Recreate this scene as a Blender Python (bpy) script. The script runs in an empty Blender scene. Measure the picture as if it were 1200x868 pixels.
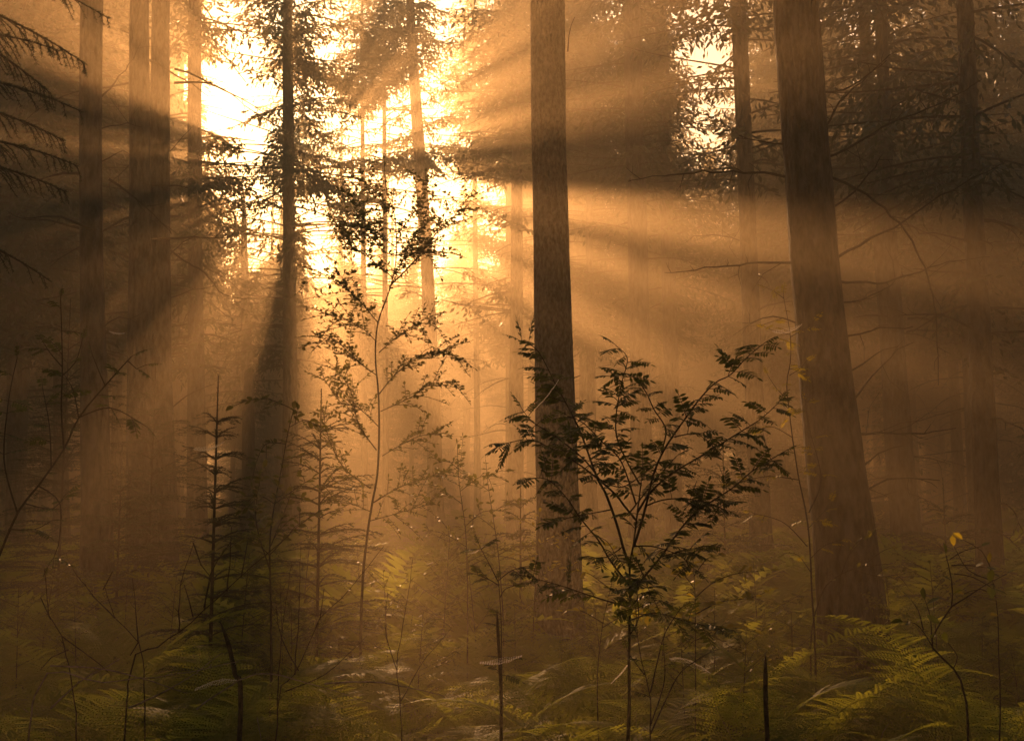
import bpy, math, random
import numpy as np
from mathutils import Vector, noise
R = math.radians
random.seed(7)
rnd = random.random
def ru(a, b): return a + (b - a) * random.random()

# ------------------------------------------------------------------ camera, sky, sun, exposure
scn = bpy.context.scene
F, CX, CY, CH = 1400.0, 600.0, 434.0, 1.6          # focal length in photo pixels, photo centre, camera height
PITCH = R(6.8)
cam_d = bpy.data.cameras.new('camera'); cam = bpy.data.objects.new('camera', cam_d)
scn.collection.objects.link(cam); scn.camera = cam
cam_d.sensor_width = 36; cam_d.lens = 36 * F / 1200; cam_d.clip_end = 2000
cam.location = (0, 0, CH); cam.rotation_euler = (R(90) + PITCH, 0, 0)
cp, sp = math.cos(PITCH), math.sin(PITCH)
def P(px, py, Y):
    """point at forward distance Y seen at photo pixel px, py"""
    a = (px - CX) / F; v = (CY - py) / F
    dy = cp - v * sp; dz = sp + v * cp
    return Vector((a * Y / dy, Y, CH + dz * Y / dy))
def S(x, y, z):
    """photo pixel of a world point"""
    z -= CH
    d = y * cp + z * sp; u = -y * sp + z * cp
    return CX + F * x / d, CY - F * u / d

SUN_PX = (356, 196)
sd = (P(SUN_PX[0], SUN_PX[1], 10) - Vector((0, 0, CH))).normalized()   # towards the sun
SUN_EL = math.asin(sd.z); SUN_AZ = math.atan2(sd.x, sd.y)
world = bpy.data.worlds.new('World'); scn.world = world; world.use_nodes = True
nt = world.node_tree; bg = nt.nodes['Background']
sky = nt.nodes.new('ShaderNodeTexSky'); sky.sky_type = 'NISHITA'; sky.sun_disc = False
sky.sun_elevation = SUN_EL; sky.sun_rotation = SUN_AZ; sky.dust_density = 1.6; sky.air_density = 1.3; sky.ozone_density = 0.5
nt.links.new(sky.outputs[0], bg.inputs[0]); bg.inputs[1].default_value = 0.05
sun_d = bpy.data.lights.new('sun', 'SUN'); sun = bpy.data.objects.new('sun', sun_d); scn.collection.objects.link(sun)
sun_d.energy = 5.0; sun_d.angle = R(0.5); sun_d.color = (1.0, 0.56, 0.30)
sun.rotation_euler = (-sd).to_track_quat('-Z', 'Y').to_euler(); sun.location = sd * 120
vs = scn.view_settings
vs.view_transform = 'Standard'; vs.look = 'None'; vs.gamma = 1; vs.use_curve_mapping = False
vs.exposure = 1.85
HAZE_DENS, HAZE_COL, HAZE_G = 0.018, (1.0, 0.78, 0.48, 1), 0.66
try:
    vs.use_white_balance = True; vs.white_balance_temperature = 7900; vs.white_balance_tint = 10
except Exception: pass
cy = scn.cycles
cy.use_denoising = True; cy.use_adaptive_sampling = False; cy.max_bounces = 6; cy.diffuse_bounces = 2; cy.transmission_bounces = 3; cy.transparent_max_bounces = 6
cy.volume_bounces = 0; cy.glossy_bounces = 1; cy.sample_clamp_indirect = 6; cy.caustics_reflective = False; cy.caustics_refractive = False
try:
    cy.denoiser = 'OPENIMAGEDENOISE'; cy.denoising_prefilter = 'ACCURATE'
except Exception: pass

# ------------------------------------------------------------------ materials
def mat(name):
    m = bpy.data.materials.new(name); m.use_nodes = True
    t = m.node_tree; b = t.nodes['Principled BSDF']; return m, t, b
def ramp(t, src, stops):
    r = t.nodes.new('ShaderNodeValToRGB'); cr = r.color_ramp
    while len(cr.elements) < len(stops): cr.elements.new(0.5)
    for e, (p, c) in zip(cr.elements, stops): e.position = p; e.color = (*c, 1)
    t.links.new(src, r.inputs[0]); return r.outputs[0]
def bark_mat(name, dark, light, sc=(26, 26, 6), bump=0.6):
    m, t, b = mat(name)
    tc = t.nodes.new('ShaderNodeTexCoord'); mp = t.nodes.new('ShaderNodeMapping'); mp.inputs['Scale'].default_value = sc
    t.links.new(tc.outputs['Object'], mp.inputs[0])
    n = t.nodes.new('ShaderNodeTexNoise'); n.inputs['Scale'].default_value = 1; n.inputs['Detail'].default_value = 8; n.inputs['Roughness'].default_value = .65
    v = t.nodes.new('ShaderNodeTexVoronoi'); v.inputs['Scale'].default_value = 1.3
    t.links.new(mp.outputs[0], n.inputs[0]); t.links.new(mp.outputs[0], v.inputs[0])
    t.links.new(ramp(t, n.outputs[0], [(.38, dark), (.5, [(a + c) / 2 for a, c in zip(dark, light)]), (.62, light)]), b.inputs['Base Color'])
    mx = t.nodes.new('ShaderNodeMath'); mx.operation = 'ADD'; t.links.new(n.outputs[0], mx.inputs[0]); t.links.new(v.outputs[0], mx.inputs[1])
    bp = t.nodes.new('ShaderNodeBump'); bp.inputs['Strength'].default_value = bump; bp.inputs['Distance'].default_value = .06
    t.links.new(mx.outputs[0], bp.inputs['Height']); t.links.new(bp.outputs[0], b.inputs['Normal'])
    b.inputs['Roughness'].default_value = .9; b.inputs['Specular IOR Level'].default_value = .15
    return m
def leaf_mat(name, cols, trans, tcol=None, rough=.5, spec=.3, sc=3.0):
    """leaf: principled front mixed with a translucent lobe; colour varies from clump to clump"""
    m, t, b = mat(name)
    tc = t.nodes.new('ShaderNodeTexCoord'); n = t.nodes.new('ShaderNodeTexNoise'); n.inputs['Scale'].default_value = sc; n.inputs['Detail'].default_value = 4
    t.links.new(tc.outputs['Object'], n.inputs[0])
    col = ramp(t, n.outputs[0], [(.35, cols[0]), (.5, cols[1]), (.66, cols[2])])
    t.links.new(col, b.inputs['Base Color']); b.inputs['Roughness'].default_value = rough; b.inputs['Specular IOR Level'].default_value = spec
    tr = t.nodes.new('ShaderNodeBsdfTranslucent')
    g = t.nodes.new('ShaderNodeMix'); g.data_type = 'RGBA'; g.inputs[0].default_value = .6
    t.links.new(col, g.inputs[6]); g.inputs[7].default_value = (*(tcol or cols[2]), 1)
    t.links.new(g.outputs[2], tr.inputs[0])
    mx = t.nodes.new('ShaderNodeMixShader'); mx.inputs[0].default_value = trans
    t.links.new(b.outputs[0], mx.inputs[1]); t.links.new(tr.outputs[0], mx.inputs[2])
    t.links.new(mx.outputs[0], t.nodes['Material Output'].inputs[0])
    return m
M = {}
M['bark'] = bark_mat('spruce_bark', (.016, .014, .012), (.13, .112, .092), (15, 15, 5), 1.0)
M['bark_smooth'] = bark_mat('beech_bark', (.035, .032, .028), (.17, .155, .13), (30, 30, 14), .9)
M['twig'] = bark_mat('twig_bark', (.02, .015, .01), (.07, .05, .035), (60, 60, 60), .2)
M['pale_twig'] = bark_mat('pale_dead_wood', (.16, .12, .08), (.36, .28, .2), (40, 40, 40), .3)
M['needle'] = leaf_mat('spruce_needles', [(.02, .035, .012), (.035, .055, .018), (.06, .08, .025)], .12, (.10, .12, .03), sc=.8)
M['rowan'] = leaf_mat('rowan_leaf', [(.04, .06, .014), (.06, .085, .02), (.09, .115, .026)], .38, (.16, .17, .02), sc=5)
M['birch'] = leaf_mat('birch_leaf', [(.05, .06, .015), (.08, .09, .02), (.13, .12, .025)], .35, (.34, .30, .04), sc=5)
M['yellow'] = leaf_mat('yellowing_leaf', [(.09, .10, .02), (.17, .16, .025), (.34, .26, .035)], .55, (.6, .46, .05), sc=9)
M['fern'] = leaf_mat('fern_frond', [(.06, .10, .015), (.09, .14, .02), (.17, .18, .03)], .6, (.50, .48, .06), sc=1.4, rough=.6, spec=.12)
M['bracken'] = leaf_mat('dead_bracken', [(.09, .035, .015), (.16, .07, .025), (.26, .13, .05)], .3, (.4, .18, .06), sc=4)
M['litter'] = leaf_mat('moss_and_litter', [(.03, .035, .01), (.06, .05, .018), (.12, .09, .035)], .2, (.25, .18, .05), sc=2)
M['web'] = leaf_mat('dewy_web', [(.6, .55, .5), (.75, .7, .62), (.85, .8, .7)], .55, (.9, .85, .75), rough=.3, spec=.5)
def ground_mat():
    m, t, b = mat('forest_floor')
    tc = t.nodes.new('ShaderNodeTexCoord'); n = t.nodes.new('ShaderNodeTexNoise'); n.inputs['Scale'].default_value = 1.2; n.inputs['Detail'].default_value = 10
    t.links.new(tc.outputs['Object'], n.inputs[0])
    t.links.new(ramp(t, n.outputs[0], [(.35, (.025, .018, .01)), (.5, (.05, .045, .015)), (.68, (.09, .065, .03))]), b.inputs['Base Color'])
    n2 = t.nodes.new('ShaderNodeTexNoise'); n2.inputs['Scale'].default_value = 22; n2.inputs['Detail'].default_value = 8
    t.links.new(tc.outputs['Object'], n2.inputs[0])
    bp = t.nodes.new('ShaderNodeBump'); bp.inputs['Strength'].default_value = .8; bp.inputs['Distance'].default_value = .06
    t.links.new(n2.outputs[0], bp.inputs['Height']); t.links.new(bp.outputs[0], b.inputs['Normal']); b.inputs['Roughness'].default_value = .95
    return m
M['ground'] = ground_mat()

# ------------------------------------------------------------------ mesh helpers
class MB:
    def __init__(s): s.v = []; s.f = []; s.m = []
    def face(s, pts, mi=0):
        n = len(s.v); s.v.extend(pts); s.f.append(tuple(range(n, n + len(pts)))); s.m.append(mi)
    def tube(s, pts, rad, n=6, mi=0, rough=0.0, cap=True):
        """tapered tube along pts"""
        base = len(s.v); K = len(pts); prev = None
        for i, p in enumerate(pts):
            p = Vector(p)
            d = (Vector(pts[min(i + 1, K - 1)]) - Vector(pts[max(i - 1, 0)]))
            d = d.normalized() if d.length > 1e-9 else Vector((0, 0, 1))
            a = Vector((1, 0, 0)) if abs(d.x) < .9 else Vector((0, 1, 0))
            if prev is not None: a = prev
            u = (a - d * a.dot(d)).normalized(); w = d.cross(u); prev = u
            for k in range(n):
                t = 2 * math.pi * k / n; r = rad[i]
                if rough:
                    r *= 1 + rough * (noise.noise(Vector((p.x * 1.7 + math.cos(t) * 1.3, p.y * 1.7 + math.sin(t) * 1.3, p.z * 1.1))) + .45 * noise.noise(Vector((math.cos(t) * 4 + p.x * 5, math.sin(t) * 4, p.z * 5.3))))
                s.v.append(p + u * (math.cos(t) * r) + w * (math.sin(t) * r))
        for i in range(K - 1):
            for k in range(n):
                a = base + i * n + k; b = base + i * n + (k + 1) % n
                s.f.append((a, b, b + n, a + n)); s.m.append(mi)
        if cap:
            s.f.append(tuple(base + (K - 1) * n + k for k in range(n))); s.m.append(mi)
    def diamond(s, a, d, w, mi=0, t=.45):
        """thin leaf-like quad from a along vector d, half width vector w"""
        s.face([a, a + d * t + w, a + d, a + d * t - w], mi)
    def leaf(s, a, d, w, up, fold=.25, mi=0):
        """folded oval leaf: base a, axis d, half-width vector w, up vector"""
        f = up * (w.length * fold); n = len(s.v)
        s.v += [a, a + d * .25 + w * .75 + f * .8, a + d * .6 + w * .95 + f, a + d * 1.0, a + d * .6 - w * .95 + f, a + d * .25 - w * .75 + f * .8, a + d * .45]
        s.f += [(n, n + 1, n + 2, n + 6), (n + 6, n + 2, n + 3), (n, n + 6, n + 4, n + 5), (n + 6, n + 3, n + 4)]; s.m += [mi] * 4
    def mesh(s, name, mats, smooth=False):
        me = bpy.data.meshes.new(name); me.from_pydata([tuple(v) for v in s.v], [], s.f)
        for m in (mats if isinstance(mats, list) else [mats]): me.materials.append(m)
        if any(s.m): me.polygons.foreach_set('material_index', s.m)
        if smooth: me.polygons.foreach_set('use_smooth', [True] * len(me.polygons))
        me.update(); return me
def link(name, me, parent=None, loc=None):
    o = bpy.data.objects.new(name, me); scn.collection.objects.link(o)
    if parent is not None: o.parent = parent
    if loc is not None: o.location = loc
    return o
def tag(o, label=None, cat=None, group=None, kind=None):
    if label: o['label'] = label
    if cat: o['category'] = cat
    if group: o['group'] = group
    if kind: o['kind'] = kind
    return o
def empty(name, loc, rz=0, label=None, cat=None, group=None):
    o = bpy.data.objects.new(name, None); scn.collection.objects.link(o)
    o.location = loc; o.rotation_euler = (0, 0, rz); o.empty_display_size = .3
    return tag(o, label, cat, group)
def copy_tree(src, loc, rz, sc=1.0, label=None, group=None):
    c = src.copy(); scn.collection.objects.link(c); c.location = loc; c.rotation_euler = (0, 0, rz); c.scale = (sc, sc, sc)
    if label: c['label'] = label
    if group: c['group'] = group
    for ch in list(src.children):
        d = ch.copy(); scn.collection.objects.link(d); d.parent = c
    return c
def rvec(): 
    while True:
        v = Vector((ru(-1, 1), ru(-1, 1), ru(-1, 1)))
        if .01 < v.length < 1: return v.normalized()

# ------------------------------------------------------------------ ground
def gh(x, y):
    h = .035 * max(0, min(y, 45) - 8) + .05 * max(0, -x - 1) * (1 if y > 3 else 0) * min(1, max(0, (14 - y) / 10) + .3)
    h += .14 * noise.noise(Vector((x * .35, y * .35, 3.1))) + .05 * noise.noise(Vector((x * 1.3, y * 1.3, 9.1)))
    return h
def build_ground():
    xs = sorted(set([-150, -100, -60, -40] + [i * .5 for i in range(-60, 61)] + [40, 60, 100, 150]))
    ys = sorted(set([-60, -30, -15] + [i * .5 for i in range(-16, 121)] + [70, 90, 120, 170, 220]))
    vv = [(x, y, gh(x, y)) for y in ys for x in xs]; n = len(xs)
    ff = [(j * n + i, j * n + i + 1, (j + 1) * n + i + 1, (j + 1) * n + i) for j in range(len(ys) - 1) for i in range(n - 1)]
    me = bpy.data.meshes.new('ground'); me.from_pydata(vv, [], ff); me.materials.append(M['ground'])
    me.polygons.foreach_set('use_smooth', [True] * len(me.polygons))
    tag(link('ground', me), kind='structure')
build_ground()

# ------------------------------------------------------------------ haze
BOX_TOP = 21.5
def build_haze():
    m = bpy.data.materials.new('morning_mist'); m.use_nodes = True; t = m.node_tree; t.nodes.clear()
    o = t.nodes.new('ShaderNodeOutputMaterial'); v = t.nodes.new('ShaderNodeVolumePrincipled')
    v.inputs['Color'].default_value = HAZE_COL; v.inputs['Density'].default_value = HAZE_DENS; v.inputs['Anisotropy'].default_value = HAZE_G
    t.links.new(v.outputs[0], o.inputs['Volume'])
    x0, x1, y0, y1, z0, z1 = -151, 151, -61, 221, -2.0, BOX_TOP
    vv = [(x, y, z) for z in (z0, z1) for y in (y0, y1) for x in (x0, x1)]
    ff = [(0, 2, 3, 1), (4, 5, 7, 6), (0, 1, 5, 4), (2, 6, 7, 3), (0, 4, 6, 2), (1, 3, 7, 5)]
    me = bpy.data.meshes.new('haze'); me.from_pydata(vv, [], ff); me.materials.append(m)
    tag(link('haze', me), kind='stuff')
build_haze()

# ------------------------------------------------------------------ spruce crowns
def spruce_crown(z0, H, Rb, center=None, keep=None, dens=1.0, leaf=.13, world0=None, lean=(0, 0), spread=1.0):
    """needle mesh and limb mesh of a crown around the stem; keep(point) in world space decides which sprays stay"""
    nb = MB(); wb = MB(); z = z0
    while z < H - .3:
        t = (z - z0) / (H - z0)
        rr = Rb * (1 - t) ** .8 * (.55 + .45 * min(1, t * 5)) + .15
        for k in range(int(ru(4, 7) * dens)):
            az = ru(0, 2 * math.pi); L = rr * ru(.55, 1.15) * spread; zz = z + ru(-.2, .2)
            dx, dy = math.cos(az), math.sin(az); n = max(4, int(L / .16)); pts = []
            droop = ru(.18, .5); cx, cyy = lean[0] * zz, lean[1] * zz
            for i in range(n + 1):
                s = i / n; pts.append(Vector((cx + dx * L * s, cyy + dy * L * s, zz + L * (.12 * s - droop * s * s + .16 * s ** 3))))
            if keep and not keep(world0 + pts[n // 2]): continue
            wb.tube(pts[::2] + [pts[-1]], [.018 * (1 - i / (len(pts[::2]) + 1)) + .004 for i in range(len(pts[::2]) + 1)], 3, cap=False)
            for i in range(1, n + 1):
                s = i / n; p = pts[i]
                if keep and not keep(world0 + p): continue
                for sd_ in (-1, 1):
                    if rnd() < .12: continue
                    tl = ru(.2, .5) * (1.15 - s * .7) * min(1.3, L / 1.6 + .3)
                    hang = ru(.15, 1.2)
                    d = Vector((-dy * sd_ + dx * .6, dx * sd_ + dy * .6, -hang)).normalized()
                    q = p.copy(); m = max(2, int(tl / (leaf * .62)))
                    for j in range(m):
                        dd = (d + rvec() * .55).normalized() * leaf * ru(.8, 1.5)
                        w = dd.cross(rvec()); w = w.normalized() * leaf * ru(.15, .3) if w.length > 1e-6 else Vector((.01, 0, 0))
                        nb.diamond(q + rvec() * .02, dd, w)
                        q = q + d * (tl / m); d = (d + Vector((0, 0, -.12))).normalized()
        z += ru(.3, .5) / dens ** .5
    return nb, wb
def dead_limbs(wb, z0, z1, rad, L0=1.4, count=14, lean=(0, 0), off=(0, 0)):
    """bare lower limbs with side twigs"""
    for k in range(count):
        z = ru(z0, z1); az = ru(0, 2 * math.pi); L = L0 * ru(.4, 1.2); n = 7
        d = Vector((math.cos(az), math.sin(az), ru(-.15, .35))).normalized()
        p = Vector((off[0] + lean[0] * z, off[1] + lean[1] * z, z)) + d * rad * .5; pts = [p]
        for i in range(n):
            d = (d + rvec() * .16 + Vector((0, 0, -.07))).normalized(); p = p + d * (L / n); pts.append(p)
            if i > 1 and rnd() < .8:
                e = (d + rvec() * .8).normalized(); l2 = L * ru(.12, .35)
                q1 = p + e * l2 * .5; q2 = q1 + (e + rvec() * .4).normalized() * l2 * .5
                wb.tube([p, q1, q2], [.006, .004, .002], 3, cap=False)
        wb.tube(pts, [.016 * (1 - i / (n + 1)) + .003 for i in range(n + 1)], 4, cap=False)

# sky gaps of the photograph's canopy: (px, py, rx, ry, strength); a spray whose place lies in one is left out
GAPS = [(264, 118, 33, 46, 1), (298, 160, 22, 24, .9), (228, 85, 20, 20, .5), (368, 256, 16, 40, .95), (392, 316, 18, 24, .7), (386, 108, 14, 10, .8), (420, 212, 10, 14, .6),
        (330, 110, 26, 30, .6), (310, 250, 30, 50, .6), (880, 75, 24, 36, .9), (895, 125, 20, 40, .75), (818, 62, 34, 20, .55), (808, 160, 24, 22, .5), (1122, 295, 14, 24, .8), (215, 95, 14, 24, .8), (530, 300, 14, 20, .6)]
def keep_gap(p):
    x, y = S(p.x, p.y, p.z)
    for gx, gy, rx, ry, s in GAPS:
        q = ((x - gx) / rx) ** 2 + ((y - gy) / ry) ** 2
        q *= 1 + .7 * noise.noise(Vector((x * .03, y * .03, 1.7)))
        if q < 1 and rnd() < s: return False
    return True
# openings through which the sunbeams fall: metres right (a) and up (b) of the line from the camera to the sun,
# as angle sectors (degrees, clockwise from rightwards) and distances; foliage in their way is missing
SR = Vector((sd.y, -sd.x, 0)).normalized(); SU = SR.cross(sd).normalized()
BEAMS = [(1, 9, 1.6, 8.0, 1), (11, 18, 1.7, 8.0, 1), (21, 28, 1.9, 7.5, 1), (31, 36, 2.1, 7.5, 1), (39, 45, 2.1, 7.0, 1), (47, 61, 2.1, 6.0, 1), (68, 74, 2.3, 3.6, 1), (79, 90, 2.4, 3.4, .9),
         (-44, -34, 1.9, 4.5, .9), (-31, -24, 1.8, 4.5, 1), (-19, -13, 1.6, 4.5, .6), (154, 160, 1.6, 2.6, .6), (97, 107, 1.7, 2.6, .9), (113, 124, 1.7, 2.8, .7), (18, 62, 2.6, 7.5, .42), (-25, 2, 1.8, 6.0, .3)]
def in_beam(p, grow=1.0):
    q = p - Vector((0, 0, CH)); a = q.dot(SR); b = q.dot(SU); r = math.hypot(a, b); th = math.degrees(math.atan2(-b, a))
    th += 4 * noise.noise(Vector((a * .8, b * .8, 4.4))) + 3 * noise.noise(Vector((a * 2.6, b * 2.6, 1.4))); r *= 1 + .25 * noise.noise(Vector((a, b, 8.8)))
    if 10 < th < 92 and 2.2 < r < 4.6 and noise.noise(Vector((a * 2.2, b * 2.2, 6.6))) > .27: return True      # small ragged holes
    return any(t0 < th < t1 and r0 < r < r1 and (k == 1 or rnd() < k) for t0, t1, r0, r1, k in BEAMS)
def fine_keep(lo):
    """leaves ragged noise-shaped openings between boughs"""
    def k(p):
        if not keep_gap(p) or in_beam(p): return False
        n = noise.noise(Vector((p.x * .9, p.y * .4, p.z * .9))) + .5 * noise.noise(Vector((p.x * 2.3, p.y, p.z * 2.3)))
        return n > lo
    return k

def trunk_mesh(pts, rad, n=20, rough=.05, flare=True, name='trunk', m='bark'):
    mb = MB(); K = []; RR = []
    # resample for bark relief
    for i in range(len(pts) - 1):
        a, b = Vector(pts[i]), Vector(pts[i + 1]); c = max(1, int((b - a).length / .14)) if n > 12 else max(1, int((b - a).length / .8))
        for j in range(c):
            s = j / c; K.append(a.lerp(b, s)); RR.append(rad[i] * (1 - s) + rad[i + 1] * s)
    K.append(Vector(pts[-1])); RR.append(rad[-1])
    if flare:
        z0 = K[0].z
        RR = [r * (1 + .6 * math.exp(-max(0, k.z - z0 - .35) * 2.6)) for r, k in zip(RR, K)]
    mb.tube(K, RR, n, rough=rough)
    return mb

def feature_tree(prof, Y, H, label, cat='tree', name='spruce_tree', Rb=2.2, z0=8.5, keepf=None, m='bark', nside=24, limbs=0, limb_z=(1.5, 7), crown=True, dens=1.0, group=None, rough=.05, L0=1.2, leaf=.13):
    """prof: list of (px, py, width px) from base to top of the frame"""
    wp = [P(px, py, Y) for px, py, w in prof]; rw = [w / F * Y / 2 for px, py, w in prof]
    b = wp[0]; d = (wp[1] - wp[0]); 
    gz = gh(b.x, Y); k = (gz - b.z) / d.z if abs(d.z) > 1e-6 else 0
    base = b + d * k; base.z = gz
    loc = Vector((base.x, base.y, gz))
    slope = (wp[-1] - wp[-2]) / (wp[-1].z - wp[-2].z)
    top = wp[-1] + slope * (H - wp[-1].z) * .6; top.z = H
    pts = [base - Vector((0, 0, .25))] + [p for p in wp if p.z > gz + .15] + [top]
    rad = [rw[0] * 1.04] + [r for p, r in zip(wp, rw) if p.z > gz + .15] + [.03]
    e = empty(name, loc, 0, label, cat, group)
    mb = trunk_mesh([p - loc for p in pts], rad, nside, rough)
    lean = ((top.x - base.x) / (H - gz), (top.y - base.y) / (H - gz))
    link('trunk', mb.mesh('trunk', M[m], True), e)
    if limbs:
        for _ in range(limbs):
            w = MB(); dead_limbs(w, limb_z[0], limb_z[1], rw[0], L0, 1, lean); link('dead_branch', w.mesh('dead_branch', M['twig']), e)
    if crown:
        nb, wb = spruce_crown(z0 - gz, H - gz, Rb, keep=keepf, world0=loc, lean=lean, dens=dens, leaf=leaf)
        link('crown', nb.mesh('crown', M['needle']), e); link('crown_wood', wb.mesh('crown_wood', M['twig']), e)
    return e
K0 = fine_keep(-.8); K1 = fine_keep(-.6); KB = fine_keep(-.9)

# ------------------------------------------------------------------ trees that can be told apart
feature_tree([(114, 648, 36), (111, 480, 32), (107, 300, 27), (106, 150, 27), (107, 40, 27)], 12, 17, 'dark slender spruce trunk beside the dark fir boughs at the far left edge', Rb=4.0, z0=8.6, dens=2.2, leaf=.16, limbs=4, limb_z=(4, 6.5), L0=.9)  # crown above the frame, made wide and dense to shade the foreground
feature_tree([(166, 600, 34), (163, 430, 28), (164, 240, 25), (163, 40, 24)], 15, 18, 'left stem of the close pair of spruces growing side by side', Rb=4.0, z0=10.2, dens=2.0, leaf=.16, limbs=6, limb_z=(3, 7.5))  # crowns of the pair, out of view, broadened to block sky light
feature_tree([(190, 600, 34), (188, 430, 26), (187, 240, 25), (188, 40, 22)], 15.4, 18.5, 'right stem of the close pair of spruces growing side by side', Rb=4.0, z0=10.2, dens=2.0, leaf=.16, limbs=6, limb_z=(3, 7.5))
feature_tree([(231, 620, 24), (230, 480, 21), (229, 300, 17), (228, 150, 17), (228, 40, 16)], 22, 19, 'hazy spruce with hanging boughs just beside the bright gap of sky', limbs=5, limb_z=(3, 6), z0=4.4, Rb=2.2, keepf=fine_keep(-.3), nside=16, dens=1.3, leaf=.11)
feature_tree([(341, 620, 22), (340, 480, 18), (339, 300, 15), (338, 150, 14), (337, 40, 12)], 27, 19.5, 'slim spruce standing right in the glare of the low sun', limbs=5, limb_z=(4, 7), z0=5.2, Rb=3.7, keepf=fine_keep(-.35), nside=14, dens=1.4)
feature_tree([(655, 690, 52), (654, 600, 50), (650, 450, 47), (646, 300, 43), (643, 150, 42), (642, 40, 43)], 11, 18, 'tall bare trunk at the middle of the clearing, dark above and lit by sunbeams below', m='bark_smooth', Rb=4.6, z0=9.2, dens=2.6, leaf=.17, limbs=0, nside=32, rough=.035)  # unseen crown, enlarged as shade over the near ground
feature_tree([(1000, 725, 74), (986, 600, 70), (967, 440, 62), (954, 300, 57), (944, 170, 55), (935, 40, 55)], 10, 19, 'thickest trunk, a leaning spruce with bare dead branches', Rb=4.6, z0=8.8, dens=2.6, leaf=.17, limbs=0, nside=36, rough=.05)  # crown out of view, thickened to darken the foreground below
feature_tree([(893, 655, 26), (888, 540, 23), (881, 400, 22), (876, 250, 20), (870, 120, 19), (867, 40, 19)], 19, 18, 'hazy mid distance spruce just left of the thickest leaning trunk', limbs=8, limb_z=(1.5, 8), nside=18, keepf=K0, z0=7, L0=1.6)
feature_tree([(1058, 670, 20), (1048, 540, 20), (1040, 400, 18), (1029, 250, 16), (1018, 120, 15), (1014, 40, 14)], 20, 18, 'left one of two thin hazy spruces behind the dead branches', limbs=9, limb_z=(1, 8), nside=14, keepf=K0, z0=6.4, L0=1.7)
feature_tree([(1074, 680, 24), (1062, 560, 22), (1052, 430, 20), (1044, 300, 17), (1038, 180, 16), (1033, 40, 15)], 18, 18, 'right one of two thin hazy spruces behind the dead branches', limbs=9, limb_z=(1, 8), nside=14, keepf=K0, z0=6.4, L0=1.7)
feature_tree([(1160, 660, 30), (1153, 500, 28), (1146, 350, 25), (1138, 200, 22), (1132, 40, 20)], 14, 17, 'dark spruce trunk by the right edge behind a curtain of hanging twigs', limbs=8, limb_z=(1, 5), nside=18, z0=3.3, Rb=2.0, leaf=.09, keepf=fine_keep(-.1))
feature_tree([(791, 640, 18), (788, 480, 18), (783, 300, 17), (779, 160, 16), (775, 40, 15)], 27, 19, 'faint spruce in the mist, nearer the leaning trunk of two between the big trunks', limbs=5, limb_z=(2, 8), nside=10, keepf=K0, z0=6.5, Rb=2.7)
feature_tree([(752, 640, 26), (751, 480, 25), (748, 300, 24), (744, 160, 23), (741, 40, 22)], 24, 19, 'faint broad spruce in the mist just right of the bare middle trunk', limbs=5, limb_z=(2, 8), nside=12, keepf=K0, z0=7.2, Rb=2.7)
feature_tree([(512, 640, 18), (508, 480, 17), (500, 300, 15), (490, 160, 14), (482, 40, 12)], 33, 20, 'faint spruce in the glowing mist between the sun and the bare middle trunk', limbs=4, limb_z=(3, 8), nside=10, keepf=K0, z0=6, Rb=3.3, dens=1.5)
feature_tree([(292, 640, 16), (291, 500, 15), (289, 420, 13), (286, 300, 9)], 30, 9.8, 'small hazy spruce under the hanging boughs below the bright sky gap', limbs=2, limb_z=(2, 5), nside=10, keepf=K0, z0=4.2, Rb=1.9)
feature_tree([(428, 620, 7), (427, 480, 7), (426, 300, 6), (424, 40, 4)], 38, 21, 'faint densely needled spruce between the sun glare and the shadow band', limbs=0, nside=8, keepf=K1, z0=6.5, Rb=3.0, dens=1.6)
feature_tree([(341, 620, 6), (340, 480, 6), (339, 300, 5), (338, 40, 4)], 44, 21, 'faint spruce mostly hidden behind the slim trunk in the glare', limbs=0, nside=8, keepf=K1, z0=7.5, Rb=3.6, dens=2.0)
feature_tree([(205, 620, 12), (205, 480, 11), (205, 300, 9), (205, 40, 7)], 34, 21, 'faint spruce between the close pair of stems and the bright sky gap', limbs=3, limb_z=(3, 7), nside=8, keepf=K1, z0=5.5, Rb=2.6, dens=1.4)
feature_tree([(694, 620, 12), (693, 480, 11), (691, 300, 9), (689, 40, 7)], 31, 20, 'faint spruce close beside the right edge of the bare middle trunk', limbs=3, limb_z=(3, 7), nside=8, keepf=K1, z0=6.0, Rb=2.9, dens=1.7)
feature_tree([(598, 620, 12), (598, 480, 11), (597, 300, 9), (596, 40, 7)], 36, 21, 'faint spruce close beside the left edge of the bare middle trunk', limbs=3, limb_z=(3, 7), nside=8, keepf=K1, z0=6.5, Rb=3.0, dens=1.7)
feature_tree([(72, 640, 18), (71, 480, 17), (69, 300, 15), (68, 40, 12)], 22, 19.5, 'dim spruce in the narrow view left of the dark slender far left trunk', limbs=5, limb_z=(2, 7), nside=10, keepf=K0, z0=4.6, Rb=2.7, dens=1.7)
feature_tree([(18, 640, 20), (17, 480, 18), (16, 300, 16), (16, 40, 13)], 19, 19, 'shaded spruce at the extreme left margin behind the fir boughs', limbs=5, limb_z=(2, 6), nside=10, keepf=K0, z0=4.2, Rb=2.6, dens=1.7)
feature_tree([(137, 620, 14), (137, 480, 13), (137, 300, 11), (137, 40, 8)], 29, 20, 'dim spruce seen between the far left trunk and the close pair', limbs=3, limb_z=(3, 7), nside=8, keepf=K1, z0=5.2, Rb=2.8, dens=1.6)
feature_tree([(452, 620, 8), (452, 480, 7), (451, 300, 6), (450, 40, 4)], 34, 20.5, 'faint spruce with lacy boughs just behind the top of the tall slender sapling', limbs=0, nside=8, keepf=K1, z0=6.8, Rb=3.2, dens=1.9)
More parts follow.
